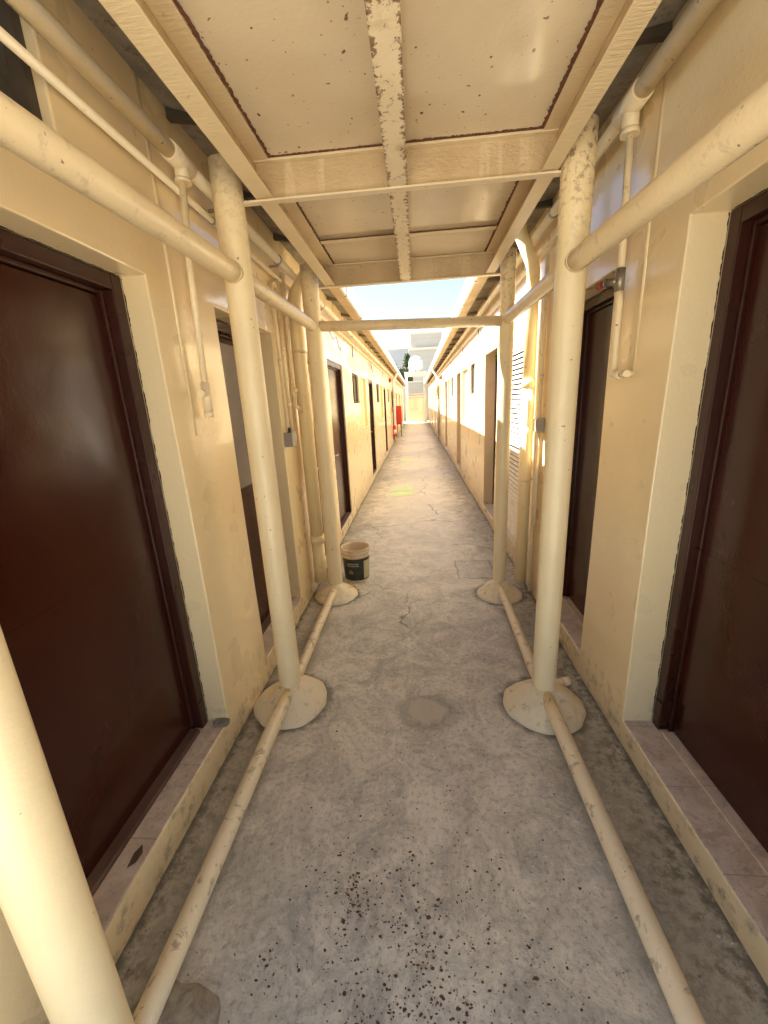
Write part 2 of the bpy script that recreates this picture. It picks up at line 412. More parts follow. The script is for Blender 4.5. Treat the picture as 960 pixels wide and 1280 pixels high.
panR = [(7.62 + P*k, 8.45 + P*k, 1.20, 2.12) for k in range(0, 6)]
louR = (3.42, 4.40, .20, 2.045)

def building(side, name, label, doors, wins, pans, extra, prof):
    X = XL if side < 0 else XR
    root = thing(name, label, 'building', (X + side*2.2, 14, 0), 'room blocks along the corridor')
    ops = doors + wins + pans + extra
    ztop = prof['ztop']
    mb = MB(); wall_mesh(mb, X, side, NEAR, END, -.05, ztop, ops, .22)
    wall = mb.build('wall', 'wall_paint', root, .007)
    # closed body of the rooms behind
    MB().box(*sorted((X + side*.225, X + side*4.2)), NEAR, END, -.05, ztop - .03).build('rear_rooms', 'roof_concrete', root)
    # eave: soffit sheet, beam, slab
    xf, xb = prof['xf'], prof['xb']     # fascia plane / beam inner edge
    q = MB()
    q.prism_y([(X - side*.002, prof['zs'] + .0), (xb, prof['zsb']), (xb, prof['zsb'] + .012), (X + side*.02, prof['zs'] + .012)], NEAR, END + .3)
    q.build('soffit_sheet', 'grey_soffit_sheet', root)
    MB().prism_y([(xb, prof['zsb'] - .006), (xf, prof['z0']), (xf, prof['z0'] + .05), (xb, prof['zsb'] + .05)], NEAR, END + .3).build('eave_beam', 'eave_beam_paint', root)
    MB().prism_y([(xf + side*.015, prof['z0'] + .052), (xf + side*.015, prof['z1'] - .02), (X + side*4.4, prof['z1'] + .1), (X + side*4.4, prof['zs'] + .03), (xb, prof['zsb'] + .055)], NEAR, END + .3).build('roof', 'roof_concrete', root)
    gut = MB().prism_y([(xf - side*.012, prof['z0'] - .004), (xf - side*.012, prof['z1']), (xf + side*.012, prof['z1']), (xf + side*.012, prof['z0'] - .004)], NEAR, END + .3).build('gutter', 'gutter_white', root)
    y = NEAR + .1
    while y < END:
        q = MB().box(*sorted((xf - side*.016, xf - side*.013)), y, y + .012, prof['z0'] - .004, prof['z1'] + .004)
        q.box(*sorted((xf - side*.015, xf + side*.012)), y, y + .012, prof['z0'] - .009, prof['z0'] - .005)
        q.build('gutter_strap', 'dark_strap', gut); y += 1.15 + random.uniform(-.06, .06)
    y = NEAR + .05; sl = (prof['zsb'] - prof['zs']) / (xb - X)
    while y < END:
        j = random.uniform(-.02, .02)
        MB().prism_y([(X - side*.004, prof['zs'] - .001), (xb + side*.002, prof['zsb'] - .001), (xb + side*.002, prof['zsb'] - .022), (X - side*.004, prof['zs'] - .04)], y + j, y + j + .028).build('rafter', 'rafter_wood' if y > 3.5 else 'dark_wood', root)
        y += .62 if y < 3 else .85
    return root, wall

profL = dict(xf=-.70, xb=-.833, z0=2.69, z1=2.868, zsb=2.72, zs=2.755, ztop=2.765)
profR = dict(xf=.65, xb=.775, z0=2.79, z1=2.985, zsb=2.803, zs=2.822, ztop=2.832)
ventL = (.55, 1.245, 2.32, 2.62)
bL, wallL = building(-1, 'room_block', 'long cream room block on the left with shaded wall and dark brown doors', doorsL, winL, panL, [ventL], profL)
bR, wallR = building(1, 'room_block', 'long cream room block on the right with sunlit upper wall and louvred panel', doorsR, winR, panR, [louR], profR)

def door(root, side, op, depth=.10, kind='brown', near=False):
    X = XL if side < 0 else XR
    ya, yb, za, zb = op; fx = X + side*depth
    def bx(mb, d0, d1, y0, y1, z0, z1): return mb.box(*sorted((fx + side*d0, fx + side*d1)), y0, y1, z0, z1)
    fr = MB(); fw = .055
    bx(fr, 0, .10, ya + .002, ya + fw, za + .004, zb - .003); bx(fr, 0, .10, yb - fw, yb - .002, za + .004, zb - .003)
    bx(fr, 0, .10, ya + fw, yb - fw, zb - fw, zb - .003)
    # stepped rebate strip
    bx(fr, .034, .10, ya + fw, ya + fw + .016, za + .004, zb - fw); bx(fr, .034, .10, yb - fw - .016, yb - fw, za + .004, zb - fw)
    bx(fr, .034, .10, ya + fw + .016, yb - fw - .016, zb - fw - .016, zb - fw)
    d = MB(); lx = .045
    g0, g1 = ya + fw + .02, yb - fw - .02; t = zb - fw - .02
    bx(d, lx, lx + .04, g0, g1, za + .018, t)
    leaf = d.build('door', 'door_paint', root, .002)
    fo = fr.build('frame', 'door_frame_paint', leaf, .004 if near else 0)
    if near:
        k = MB(); bx(k, lx - .002, lx - .0005, g0 + .012, g1 - .012, za + .03, 1.06 if side < 0 else .98); k.build('kick_sheet', 'door_paint', leaf, .001)
        k = MB(); bx(k, -.006, -.0005, yb - fw - .004, yb - .012, za + .005, za + .14); k.build('plinth_block', 'door_frame_paint', leaf, .003)
    if kind == 'grey':
        k = MB(); bx(k, lx - .004, lx - .0005, g0 + .02, g1 - .02, 1.12, t - .03); k.build('grey_panel', 'grey_panel', leaf, .001)
    # handle
    hz = 1.02; hy = g0 + .06 if side < 0 else g0 + .06
    h = MB(); h.tube([(fx + side*(lx - .0005), hy, hz), (fx + side*(lx - .045), hy, hz), (fx + side*(lx - .05), hy + .10, hz)], .008, 10)
    h.box(*sorted((fx + side*(lx - .004), fx + side*(lx + .001))), hy - .018, hy + .018, hz - .07, hz + .05)
    if not near: h.build('handle', 'grey_metal', leaf)
    else: h.bm.free()
    # threshold tiles set back behind the painted kerb
    tx = MB(); tx.box(*sorted((X + side*.003, X + side*(depth + .0))), ya + .003, yb - .003, za - .012, za + .0035)
    th = tx.build('threshold', 'threshold_marble', root, .002 if depth > .02 else 0)
    sl = MB(); bx(sl, .001, .10, ya + fw + .017, yb - fw - .017, za - .01, za + (.02 if side < 0 else .012))
    sl.build('sill', 'worn_sill_wood' if side < 0 else 'threshold_marble', th, .004)
    return leaf
for i, op in enumerate(doorsL): door(bL, -1, op, (.10, .12)[i] if i < 2 else .012, 'grey' if i == 1 else 'brown', i < 2)
for i, op in enumerate(doorsR): door(bR, 1, op, .13 if i != 1 else .12, 'brown', i < 2)

def ragged(root, side, op, depth):
    X = XL if side < 0 else XR; ya, yb, za, zb = op; xf = X + side*depth
    q = MB(); bm = q.bm; n = 420; prev = None; wv = .002
    for k in range(n+1):
        z = za + .006 + (zb - za - .01)*k/n; wv = min(.0048, max(.0008, wv + random.uniform(-.0018, .0018)))
        a = bm.verts.new((xf, yb - .0014, z)); c = bm.verts.new((xf - side*wv, yb - .0014, z)); d = bm.verts.new((xf - side*wv, yb + .001, z))
        if prev: bm.faces.new((prev[0], a, c, prev[1])); bm.faces.new((prev[1], c, d, prev[2]))
        prev = (a, c, d)
    q.build('paint_overlap', 'door_frame_paint', root)
    q = MB(); bm = q.bm; prev = None
    for k in range(n//2+1):
        y = ya + .01 + (yb - ya - .012)*k/(n//2); wv = min(.006, max(.0008, wv + random.uniform(-.002, .002)))
        a = bm.verts.new((xf, y, zb - .0014)); c = bm.verts.new((xf - side*wv, y, zb - .0014)); d = bm.verts.new((xf - side*wv, y, zb + .001))
        if prev: bm.faces.new((prev[0], a, c, prev[1])); bm.faces.new((prev[1], c, d, prev[2]))
        prev = (a, c, d)
    q.build('paint_overlap', 'door_frame_paint', root)
for root, side, op, dp in ((bL, -1, doorsL[0], .10), (bL, -1, doorsL[1], .12), (bR, 1, doorsR[0], .13), (bR, 1, doorsR[1], .12)): ragged(root, side, op, dp)
for root, X, s_, y_, z0_, z1_ in ((bL, XL, -1, 1.69, 1.50, 2.75), (bR, XR, 1, 1.87, 1.68, 2.80)):
    MB().tube([(X + s_*.0075, y_, z0_), (X + s_*.0075, y_ + .01, (z0_+z1_)/2), (X + s_*.0075, y_, z1_)], .011, 14).build('buried_conduit', 'wall_paint', root)

def window(root, side, op):
    X = XL if side < 0 else XR; ya, yb, za, zb = op; d = X + side*.03
    fr = MB()
    for (a, c, e, f) in ((ya+.002, ya+.03, za+.002, zb-.002), (yb-.03, yb-.002, za+.002, zb-.002), (ya+.03, yb-.03, za+.002, za+.03), (ya+.03, yb-.03, zb-.03, zb-.002), ((ya+yb)/2-.012, (ya+yb)/2+.012, za+.03, zb-.03)):
        fr.box(*sorted((d, d + side*.05)), a, c, e, f)
    w_ = fr.build('window', 'dark_wood', root)
    MB().box(*sorted((d + side*.02, d + side*.03)), ya + .031, yb - .031, za + .031, zb - .031).build('pane', 'window_glass', w_)
for op in winL: window(bL, -1, op)
for op in winR: window(bR, 1, op)
for side, root, ps in ((-1, bL, panL), (1, bR, panR)):
    X = XL if side < 0 else XR
    for ya, yb, za, zb in ps:
        q = MB().box(*sorted((X + side*.05, X + side*.12)), ya + .002, yb - .002, za + .002, zb - .002)
        p_ = q.build('blanked_window', 'pvc_yellow', root)
        MB().box(*sorted((X + side*.042, X + side*.0495)), (ya+yb)/2 - .012, (ya+yb)/2 + .012, za + .01, zb - .01).build('cover_strip', 'pvc_yellow', p_)

# vent above the nearest left door
ya, yb, za, zb = ventL
v = MB().box(XL - .12, XL - .07, ya + .002, yb - .002, za + .002, zb - .002).build('vent_panel', 'vent_board', bL)
fr = MB()
fr.box(XL - .07, XL - .03, yb - .03, yb - .002, za + .002, zb - .002); fr.box(XL - .07, XL - .03, ya + .002, yb - .03, za + .002, za + .035)
fr.build('frame', 'dark_wood', v)

# louvred panel on the right
ya, yb, za, zb = louR
fr = MB()
for (a, c, e, f) in ((ya+.002, ya+.045, za+.002, zb-.002), (yb-.045, yb-.002, za+.002, zb-.002), (ya+.045, yb-.045, za+.002, za+.05), (ya+.045, yb-.045, zb-.05, zb-.002), (ya+.045, yb-.045, 1.05, 1.10)):
    fr.box(XR + .0, XR + .05, a, c, e, f)
lo = fr.build('louvre_panel', 'white_louvre', bR, .002)
sl = MB(); zc = za + .06
while zc < zb - .06:
    if not (1.03 < zc < 1.11):
        sl.prism_y([(XR + .006, zc), (XR + .010, zc - .002), (XR + .022, zc + .025), (XR + .018, zc + .027)], ya + .046, yb - .046)
    zc += .044
sl.build('louvre_slats', 'white_louvre', lo)
MB().box(XR + .048, XR + .06, ya + .045, yb - .045, za + .05, zb - .05).build('louvre_backing', 'dark_wood', lo)

# wall light cables above far doors (part of each block)
def squiggle(root, X, side, y, z):
    pts = [(X - side*.012, y, z + .10), (X - side*.03, y + .12, z + .02), (X - side*.05, y + .22, z + .06), (X - side*.06, y + .30, z - .05), (X - side*.05, y + .42, z - .07), (X - side*.055, y + .45, z - .03)]
    MB().tube(pts, .006, 8).build('light_cable', 'cable', root)
squiggle(bL, XL, -1, 4.72, 2.30); squiggle(bR, XR, 1, 5.25, 2.32)
squiggle(bL, XL, -1, 8.5, 2.30); squiggle(bR, XR, 1, 9.0, 2.34)
squiggle(bL, XL, -1, 12.4, 2.30)

# ------------------------------------------------------------------ canopy (posts, rails, roof frame, sheets)
PY = [.51, 1.87, 3.16]
REAR_R = .20
PXL = [-.755, -.745, -.74]; PXR = [.645, .635, .655]
can = thing('walkway_canopy', 'cream painted steel pipe canopy with sheet roof standing over the near end of the corridor', 'canopy', (-.05, 1.85, 0))
for i, y in enumerate(PY):
    for side, xs in ((-1, PXL), (1, PXR)):
        r = .059 if i < 2 else (.060 if side < 0 else .050)
        x = xs[i]; yp = REAR_R if (i == 0 and side > 0) else y
        q = MB(); zs = [0, .05, .5, 1.0, 1.5, 2.0, 2.235, 2.24, 2.4, 2.56]
        q.tube([(x, yp, z) for z in zs], [r*1.0]*6 + [r, r*1.03, r*1.03, r*1.03], 32)
        post = q.build('post', 'post_paint', can)
        rr = .20 if i < 2 else .185
        if i == 0 and side < 0:
            MB().lathe((x + .03, y + .02, 0), [(rr*.98, -.02), (rr*.9, .01), (rr*.75, .03), (rr*.5, .045), (.06, .055)], 48, .09).build('footing', 'bare_cement', post)
        else:
            MB().lathe((x, yp - .02, 0), [(rr*1.03, -.02), (rr*1.02, .006), (rr*.93, .02), (rr*.72, .055), (rr*.5, .085), (rr*.36, .105), (.05, .115)], 64, .022, 0., .006).build('footing', 'cement_footing', post)
def weld(mb, p, d, r):
    d = Vector(d).normalized(); p = Vector(p)
    mb.tube([p - d*.006, p - d*.003, p + d*.004, p + d*.008], [r*.98, r*1.06, r*1.07, r*.98], 24)
for a in (0, 1):
    for side, xs, rr in ((-1, PXL, .041), (1, PXR, .041)):
        za, zb_ = ((2.135, 2.153), (2.156, 2.165))[a] if side < 0 else ((2.062, 2.098), (2.100, 2.13))[a]
        p0 = Vector((xs[a], PY[a], za)); p1 = Vector((xs[a+1], PY[a+1], zb_)); d = (p1 - p0).normalized()
        r = rr if a == 0 else .038
        q = MB(); q.tube([p0 + (p1-p0)*k/8 for k in range(9)], r, 28)
        rail = q.build('top_rail', 'rail_paint', can)
        q = MB(); weld(q, p1 - d*.062, d, r); weld(q, p0 + d*.062, d, r); q.build('weld_seam', 'rail_paint', rail)
        g0 = Vector((xs[a], (REAR_R if (a == 0 and side > 0) else PY[a]) + .02, .062)); g1 = Vector((xs[a+1], PY[a+1] - .03, .085 if a == 0 else .075))
        q = MB(); q.tube([g0 + (g1-g0)*k/8 for k in range(9)], .034 if a == 0 else .031, 24)
        q.build('ground_rail', 'ground_rail_paint', can)
q = MB(); q.tube([(PXL[2], PY[2], 2.165), (-.3, PY[2], 2.148), (PXR[2], PY[2], 2.118)], .036, 16)
q.build('cross_rail', 'rail_paint', can)
# roof frame
Y0, Y1 = .38, 3.215
def channel(xo, xi, name):
    s = 1 if xi > xo else -1
    q = MB(); t = .005
    q.box(*sorted((xo, xi)), Y0, Y1, 2.428, 2.428 + t)
    o = q.build(name, 'steel_frame_paint', can, .0015)
    MB().box(*sorted((xo, xo + s*t)), Y0, Y1, 2.4335, 2.5655).build('channel_web', 'beam_web_paint', o)
    MB().box(*sorted((xo + s*(t + .0005), xi - s*.002)), Y0, Y1, 2.558, 2.5655).build('channel_lip', 'steel_frame_paint', o, .001)
    return o
channel(-.632, -.560, 'side_channel'); channel(.566, .502, 'side_channel')
q = MB(); q.prism_y([(-.088, 2.424), (-.012, 2.424), (-.012, 2.432), (-.030, 2.434), (-.030, 2.566), (-.072, 2.566), (-.072, 2.434), (-.088, 2.432)], Y0, Y1 - .01)
q.build('centre_beam', 'rusty_beam_paint', can, .001)
for y, zt, zb_ in ((1.90, 2.566, 2.4237), (3.19, 2.566, 2.4237), (.42, 2.566, 2.4237)):
    for xa, xb_ in ((-.627, -.0725), (-.0295, .561)):
        q = MB(); q.box(xa, xb_, y, y + .006, zb_, zt); o = q.build('cross_beam', 'beam_web_paint', can, .001)
        MB().box(xa, xb_, y - .024, y - .0005, zt - .012, zt - .003).build('beam_lip', 'steel_frame_paint', o, .001)
    q = MB(); q.box(-.72, .63, y - .030, y + .004, 2.416, 2.4235); q.build('beam_flange', 'flange_paint', can, .001)
for xa, xb_ in ((-.555, -.0725), (-.0295, .497)):
    q = MB(); q.box(xa, xb_, 2.745, 2.785, 2.560, 2.5655); q.build('joint_angle', 'steel_frame_paint', can, .001)
for xa, xb_, ya, yb in ((-.64, -.051, .36, 2.755), (-.049, .575, .36, 2.755), (-.64, -.051, 2.757, 3.23), (-.049, .575, 2.757, 3.23)):
    q = MB(); bm = q.bm; nx, ny = 12, 24; gr = []
    for i in range(nx+1):
        row = []
        for j in range(ny+1):
            x = xa + (xb_-xa)*i/nx; y = ya + (yb-ya)*j/ny
            row.append(bm.verts.new((x, y, 2.568 + .004*math.sin(math.pi*i/nx)*math.sin(math.pi*j/ny*2.0))))
        gr.append(row)
    for i in range(nx):
        for j in range(ny):
            f = bm.faces.new((gr[i][j], gr[i+1][j], gr[i+1][j+1], gr[i][j+1])); f.smooth = True
    o = q.build('roof_sheet', 'roof_sheet_paint', can); m = o.modifiers.new('thick', 'SOLIDIFY'); m.thickness = .004; m.offset = 1
q = MB(); prof = []  # unseen sheet added above the canopy to keep sun off the right wall
for k in range(27):
    x = -.98 + k*.0725; prof.append((x, 3.02 + (.018 if k % 2 else 0) + .0))
q.prism_y(prof + [(p[0], p[1] + .002) for p in prof[::-1]], .45, 3.36)
q.build('added_sun_blocker', 'grey_soffit_sheet', can)
for y in (.5, 1.88, 3.12):  # supports for the added sun-blocking sheet
    MB().box(-.99, .93, y, y + .04, 2.985, 3.018).build('sun_blocker_batten', 'dark_wood', can)
    for x in (-.62, .55): MB().box(x - .02, x + .02, y, y + .04, 2.572, 2.984).build('sun_blocker_strut', 'dark_wood', can)
# ragged rust seams where sheet meets steel
def seam(pa, pb, wd, n=120):
    pa, pb = Vector(pa), Vector(pb); d = (pb - pa); L = d.length; d.normalize(); s = d.cross(Vector((0, 0, 1)))
    q = MB(); bm = q.bm; top = []; bot = []
    for k in range(n+1):
        p = pa + d * L * k / n
        a, c = wd*random.uniform(.25, 1.1), wd*random.uniform(.25, 1.1)
        top.append((bm.verts.new(p + s*a), bm.verts.new(p + s*a + Vector((0, 0, -.003))))); bot.append((bm.verts.new(p - s*c), bm.verts.new(p - s*c + Vector((0, 0, -.003)))))
    for k in range(n):
        bm.faces.new((top[k][1], top[k+1][1], bot[k+1][1], bot[k][1]))
        bm.faces.new((top[k][0], top[k+1][0], top[k+1][1], top[k][1])); bm.faces.new((bot[k][0], bot[k][1], bot[k+1][1], bot[k+1][0]))
    return q.build('rust_seam', 'rust', can)
zt = 2.5655
seam((-.556, .4, zt), (-.556, 3.18, zt), .008, 300); seam((.499, .4, zt), (.499, 3.18, zt), .010, 300)
seam((-.55, 1.872, zt), (-.075, 1.872, zt), .007); seam((-.028, 1.872, zt), (.495, 1.872, zt), .010)
seam((-.55, 2.741, zt), (-.075, 2.741, zt), .005); seam((-.028, 2.741, zt), (.495, 2.741, zt), .007)
seam((-.028, .4, zt), (-.028, 3.18, zt), .003, 300)

# ------------------------------------------------------------------ wall pipes
def clamps(t, X, side, ys, z, r, bracket=0):
    for y in ys:
        q = MB(); q.tube([(X, y - .008, z), (X, y + .008, z)], r*1.18, 18)
        q.build('clamp', 'grey_metal', t)
        if y in (bracket or ()):
            MB().box(*sorted((X + side*.0, X + side*.06)), y - .006, y + .006, z - r*1.2 - .012, z - r*1.2).build('bracket', 'grey_metal', t)
def hangers(t, x0, x1, ys, z0, z1):
    for y in ys: MB().box(x0, x1, y, y + .02, z0, z1).build('hanger', 'dark_strap', t)
# left supply main with its drop
t = thing('supply_pipe', 'thick cream water pipe under the left eave with a thin capped drop', 'pipe', (-.88, 1.9, 2.5), 'water pipes along the walls')
MB().tube([(-.882, NEAR, 2.535), (-.880, 1.755, 2.533)], .028, 20).build('pipe_run', 'pvc_paint', t)
MB().tube([(-.880, 1.80, 2.533), (-.880, 16, 2.535), (-.88, 30.8, 2.535)], .025, 18).build('pipe_run', 'pvc_paint', t)
q = MB(); q.tube([(-.880, 1.70, 2.533), (-.880, 1.84, 2.533)], .034, 22); q.tube([(-.880, 1.785, 2.533), (-.884, 1.785, 2.47)], .027, 20); q.tube([(-.884, 1.785, 2.475), (-.884, 1.785, 2.462)], .031, 20)
q.build('tee', 'pvc_paint', t)
MB().tube([(-.886, 1.785, 2.47), (-.905, 1.775, 2.2), (-.915, 1.765, 1.70)], .0135, 14).build('drop_pipe', 'pvc_paint', t)
q = MB(); q.tube([(-.915, 1.765, 1.72), (-.917, 1.765, 1.60)], .018, 16); q.tube([(-.917, 1.765, 1.60), (-.917, 1.765, 1.575)], .020, 16)
q.tube([(-.915, 1.765, 1.675), (-.90, 1.70, 1.675)], .013, 14); q.tube([(-.90, 1.70, 1.675), (-.90, 1.69, 1.675)], .016, 14); q.build('end_cap', 'pvc_paint', t)
clamps(t, -.880, -1, [2.1, 2.9, 4.2, 6.0, 8.1, 10.5, 13], 2.534, .026, (2.1, 2.9, 4.2))
t = thing('supply_pipe', 'thin cream pipe running just below the thick one on the left wall', 'pipe', (-.92, 1.9, 2.45), 'water pipes along the walls')
MB().tube([(-.918, NEAR, 2.449), (-.918, 30.8, 2.449)], .0125, 14).build('pipe_run', 'pvc_paint', t)
clamps(t, -.918, -1, [1.0, 2.08, 3.3, 4.6, 6.2, 8.3], 2.449, .014)
hangers(t, -.935, -.925, (6.35, 8.9, 11.9), 2.28, 2.436)
# right supply main with tap drop
t = thing('supply_pipe', 'thick cream water pipe under the right eave with a red valved drop', 'pipe', (.86, 1.9, 2.65), 'water pipes along the walls')
MB().tube([(.862, NEAR, 2.675), (.861, 1.92, 2.668)], .034, 22).build('pipe_run', 'pvc_paint', t)
MB().tube([(.861, 2.0, 2.664), (.861, 16, 2.66), (.861, 30.8, 2.66)], .026, 18).build('pipe_run', 'pvc_paint', t)
q = MB(); q.tube([(.861, 1.90, 2.667), (.861, 2.06, 2.664)], .040, 22); q.tube([(.861, 1.985, 2.665), (.864, 1.985, 2.58)], .030, 20); q.tube([(.864, 1.985, 2.585), (.864, 1.985, 2.565)], .034, 20)
q.build('tee', 'pvc_paint', t)
MB().tube([(.866, 1.985, 2.57), (.875, 1.985, 2.3), (.880, 1.985, 2.09)], .0145, 14).build('drop_pipe', 'pvc_paint', t)
q = MB(); q.tube([(.880, 1.985, 2.10), (.880, 1.985, 2.01)], .019, 12); q.tube([(.880, 1.985, 2.055), (.845, 2.03, 2.055)], .015, 12); q.tube([(.845, 2.03, 2.055), (.842, 2.035, 2.055)], .020, 12)
vv = q.build('valve', 'brass', t)
q = MB(); q.tube([(.842, 2.035, 2.055), (.835, 2.05, 2.055)], .010, 10); q.tube([(.835, 2.048, 2.055), (.828, 2.075, 2.055)], [.017, .015], 8); q.build('valve_handle', 'valve_red', vv)
MB().tube([(.880, 1.985, 2.01), (.884, 1.98, 1.95), (.884, 1.975, 1.70), (.884, 1.965, 1.675), (.884, 1.93, 1.668), (.884, 1.90, 1.668)], [.019, .0145, .0145, .019, .019, .017], 14).build('drop_pipe', 'pvc_paint', t)
q = MB(); q.tube([(.884, 1.90, 1.668), (.884, 1.87, 1.668)], .014, 8); q.tube([(.884, 1.87, 1.668), (.884, 1.85, 1.668)], .015, 10); q.tube([(.884, 1.885, 1.668), (.925, 1.885, 1.668)], .014, 10)
q.build('tap', 'pvc_paint', t)
clamps(t, .861, 1, [2.9, 4.4, 6.4, 8.8, 11.5], 2.663, .027)
t = thing('supply_pipe', 'thin cream pipe running below the thick one on the right wall beyond the canopy', 'pipe', (.9, 5, 2.52), 'water pipes along the walls')
MB().tube([(.894, 2.5, 2.545), (.894, 30.8, 2.545)], .013, 14).build('pipe_run', 'pvc_paint', t)
hangers(t, .895, .905, (6.2, 8.2, 10.9), 2.36, 2.534)

# downpipes
def downpipe(side, X, xg, zg, y, r, rl, jz, zbot, label, mat='pvc_yellow'):
    t = thing('downpipe', label, 'pipe', (X, y, 0), 'rainwater downpipes')
    pts = [(xg, y + .10, zg), (xg, y + .095, zg - .06), (xg + (X-xg)*.08, y + .085, zg - .10), (xg + (X-xg)*.92, y + .02, zg - .30), (X, y, zg - .36), (X, y, zg - .42), (X, y, jz)]
    MB().tube(pts, r, 24).build('upper_pipe', mat, t)
    MB().tube([(X, y, jz + .03), (X, y, jz - .04)], r*1.12, 24).build('collar', mat, t)
    MB().tube([(X, y, jz - .04), (X, y, zbot)], rl, 24).build('lower_pipe', mat, t)
    q = MB()
    for z in (2.0 if side < 0 else .95,):
        q.tube([(X, y, z - .009), (X, y, z + .009)], rl*1.07, 24); q.box(*sorted((X, X - side*.0 + side*.07)), y - .012, y + .012, z - .008, z + .008)
    q.build('pipe_clamp', 'kerb_paint', t)
downpipe(-1, -.882, -.74, 2.70, 3.22, .055, .055, .50, .10, 'fat cream downpipe on the left wall behind the far left canopy post')
downpipe(1, .852, .77, 2.80, 3.26, .045, .049, 1.69, .06, 'fat cream downpipe on the right wall beside the white louvred panel')
downpipe(-1, -.88, -.74, 2.70, 16.3, .05, .05, 1.7, .05, 'distant cream downpipe on the left wall beside the fire extinguisher', 'white_pvc')
downpipe(1, .85, .69, 2.80, 16.7, .05, .05, 1.7, .05, 'distant white downpipe bending off the right gutter', 'white_pvc')

# conduits
def conduit(name, label, pts, r, mat='pvc_paint', extra=None):
    t = thing(name, label, 'pipe', pts[-1], 'thin vertical conduits on the walls')
    MB().tube(pts, r, 12).build('pipe_run', mat, t)
    if extra: extra(t)
    return t
def coup(zs, X, y, r, mat='pvc_paint'):
    def f(t):
        q = MB()
        for z in zs: q.tube([(X, y, z - .02), (X, y, z + .02)], r, 12)
        q.build('coupling', mat, t)
    return f
conduit('conduit', 'thin hooked conduit nearest the grey panelled door on the left wall', [(-.93, 2.98, 2.38), (-.925, 2.90, 2.40), (-.925, 2.865, 2.385), (-.925, 2.86, 2.34), (-.925, 2.86, 1.43)], .012, extra=coup([1.9], -.925, 2.86, .015))
conduit('conduit', 'middle one of the thin vertical conduits left of the left downpipe', [(-.922, 2.955, 2.44), (-.922, 2.955, 1.43)], .014, extra=coup([1.62, 2.0], -.922, 2.955, .017))
def valve_l(t):
    q = MB(); q.tube([(-.905, 3.05, 1.76), (-.905, 3.05, 1.68)], .020, 12); q.tube([(-.905, 3.05, 1.72), (-.87, 3.0, 1.72)], .012, 10)
    q.build('stop_valve', 'pvc_paint', t)
    MB().tube([(-.905, 3.05, 1.62), (-.88, 3.12, 1.56)], .013, 10).build('outlet_elbow', 'pvc_paint', t)
conduit('conduit', 'thin vertical pipe with a stop valve close to the left downpipe', [(-.905, 3.05, 2.50), (-.905, 3.05, 1.60)], .013, extra=valve_l)
t = thing('junction_box', 'small grey junction box with a black gland on the left wall below the conduits', 'junction box', (-.95, 2.9, 1.3), 'wall junction boxes')
MB().box(-.948, -.885, 2.835, 2.925, 1.325, 1.425).build('box_body', 'box_grey', t, .004)
MB().tube([(-.915, 2.865, 1.425), (-.915, 2.865, 1.46)], .014, 12).build('gland', 'black_plastic', t)
MB().box(-.948, -.90, 2.94, 2.985, 1.35, 1.43).build('socket', 'white_pvc', t, .004)
conduit('conduit', 'thin full height conduit on the right wall nearest the right downpipe', [(.895, 3.14, 2.30), (.895, 3.13, .03)], .012, extra=coup([1.9, 1.0], .895, 3.135, .015))
conduit('conduit', 'thin conduit dropping into the top of the right junction box', [(.893, 3.09, 2.50), (.893, 3.085, 1.43)], .013, extra=coup([1.72], .893, 3.087, .016))
conduit('conduit', 'thin conduit leaving the bottom of the right junction box', [(.893, 3.085, 1.34), (.893, 3.08, .62)], .013)
t = thing('junction_box', 'small grey junction box on the right wall among sunlit conduits', 'junction box', (.92, 3.08, 1.35), 'wall junction boxes')
MB().box(.862, .918, 3.035, 3.115, 1.335, 1.435).build('box_body', 'box_grey', t, .004)
MB().box(.857, .8615, 3.042, 3.108, 1.342, 1.428).build('box_lid', 'box_grey', t, .002)
t = thing('pipe_stub', 'short cut off cream pipe lying on the floor behind the near right post footing', 'pipe', (.77, 1.98, .03))
MB().tube([(.70, 1.965, .045), (.80, 1.985, .045)], .019, 16).build('stub_pipe', 'pvc_paint', t)
MB().tube([(.775, 1.98, .045), (.812, 1.988, .045)], .024, 16).build('stub_socket', 'pvc_paint', t)

# small stone ledge at the corner of the nearest left threshold
q = MB(); q.lathe((-.972, 1.522, .150), [(.035, 0), (.036, .010), (.028, .016)], 14, .08); tag(q.build('cement_lump', 'bare_cement'), 'small grey lump of cement on the left threshold corner beside the nearest left door', 'lump')

# ------------------------------------------------------------------ bucket
bx, by = -.605, 3.50
t = thing('paint_bucket', 'open cream plastic paint bucket with dark label standing behind the far left post', 'bucket', (bx, by, 0))
q = MB(); bm = q.bm
prof = [(.0, .004), (.112, .0), (.114, .01), (.127, .235), (.131, .237), (.131, .247), (.128, .249), (.129, .270), (.133, .272), (.133, .282), (.129, .285), (.130, .305), (.137, .307), (.137, .318), (.128, .318), (.126, .30), (.112, .02), (.0, .016)]
c = Vector((bx, by, 0)); rings = []
for r, z in prof:
    rings.append([bm.verts.new(c + Vector((max(r, .0005)*math.cos(a), max(r, .0005)*math.sin(a), z))) for a in (2*math.pi*k/48 for k in range(48))])
for a, d in zip(rings, rings[1:]):
    for k in range(48):
        f = bm.faces.new((a[k], a[(k+1) % 48], d[(k+1) % 48], d[k])); f.smooth = True
bk = q.build('body', 'bucket_plastic', t)
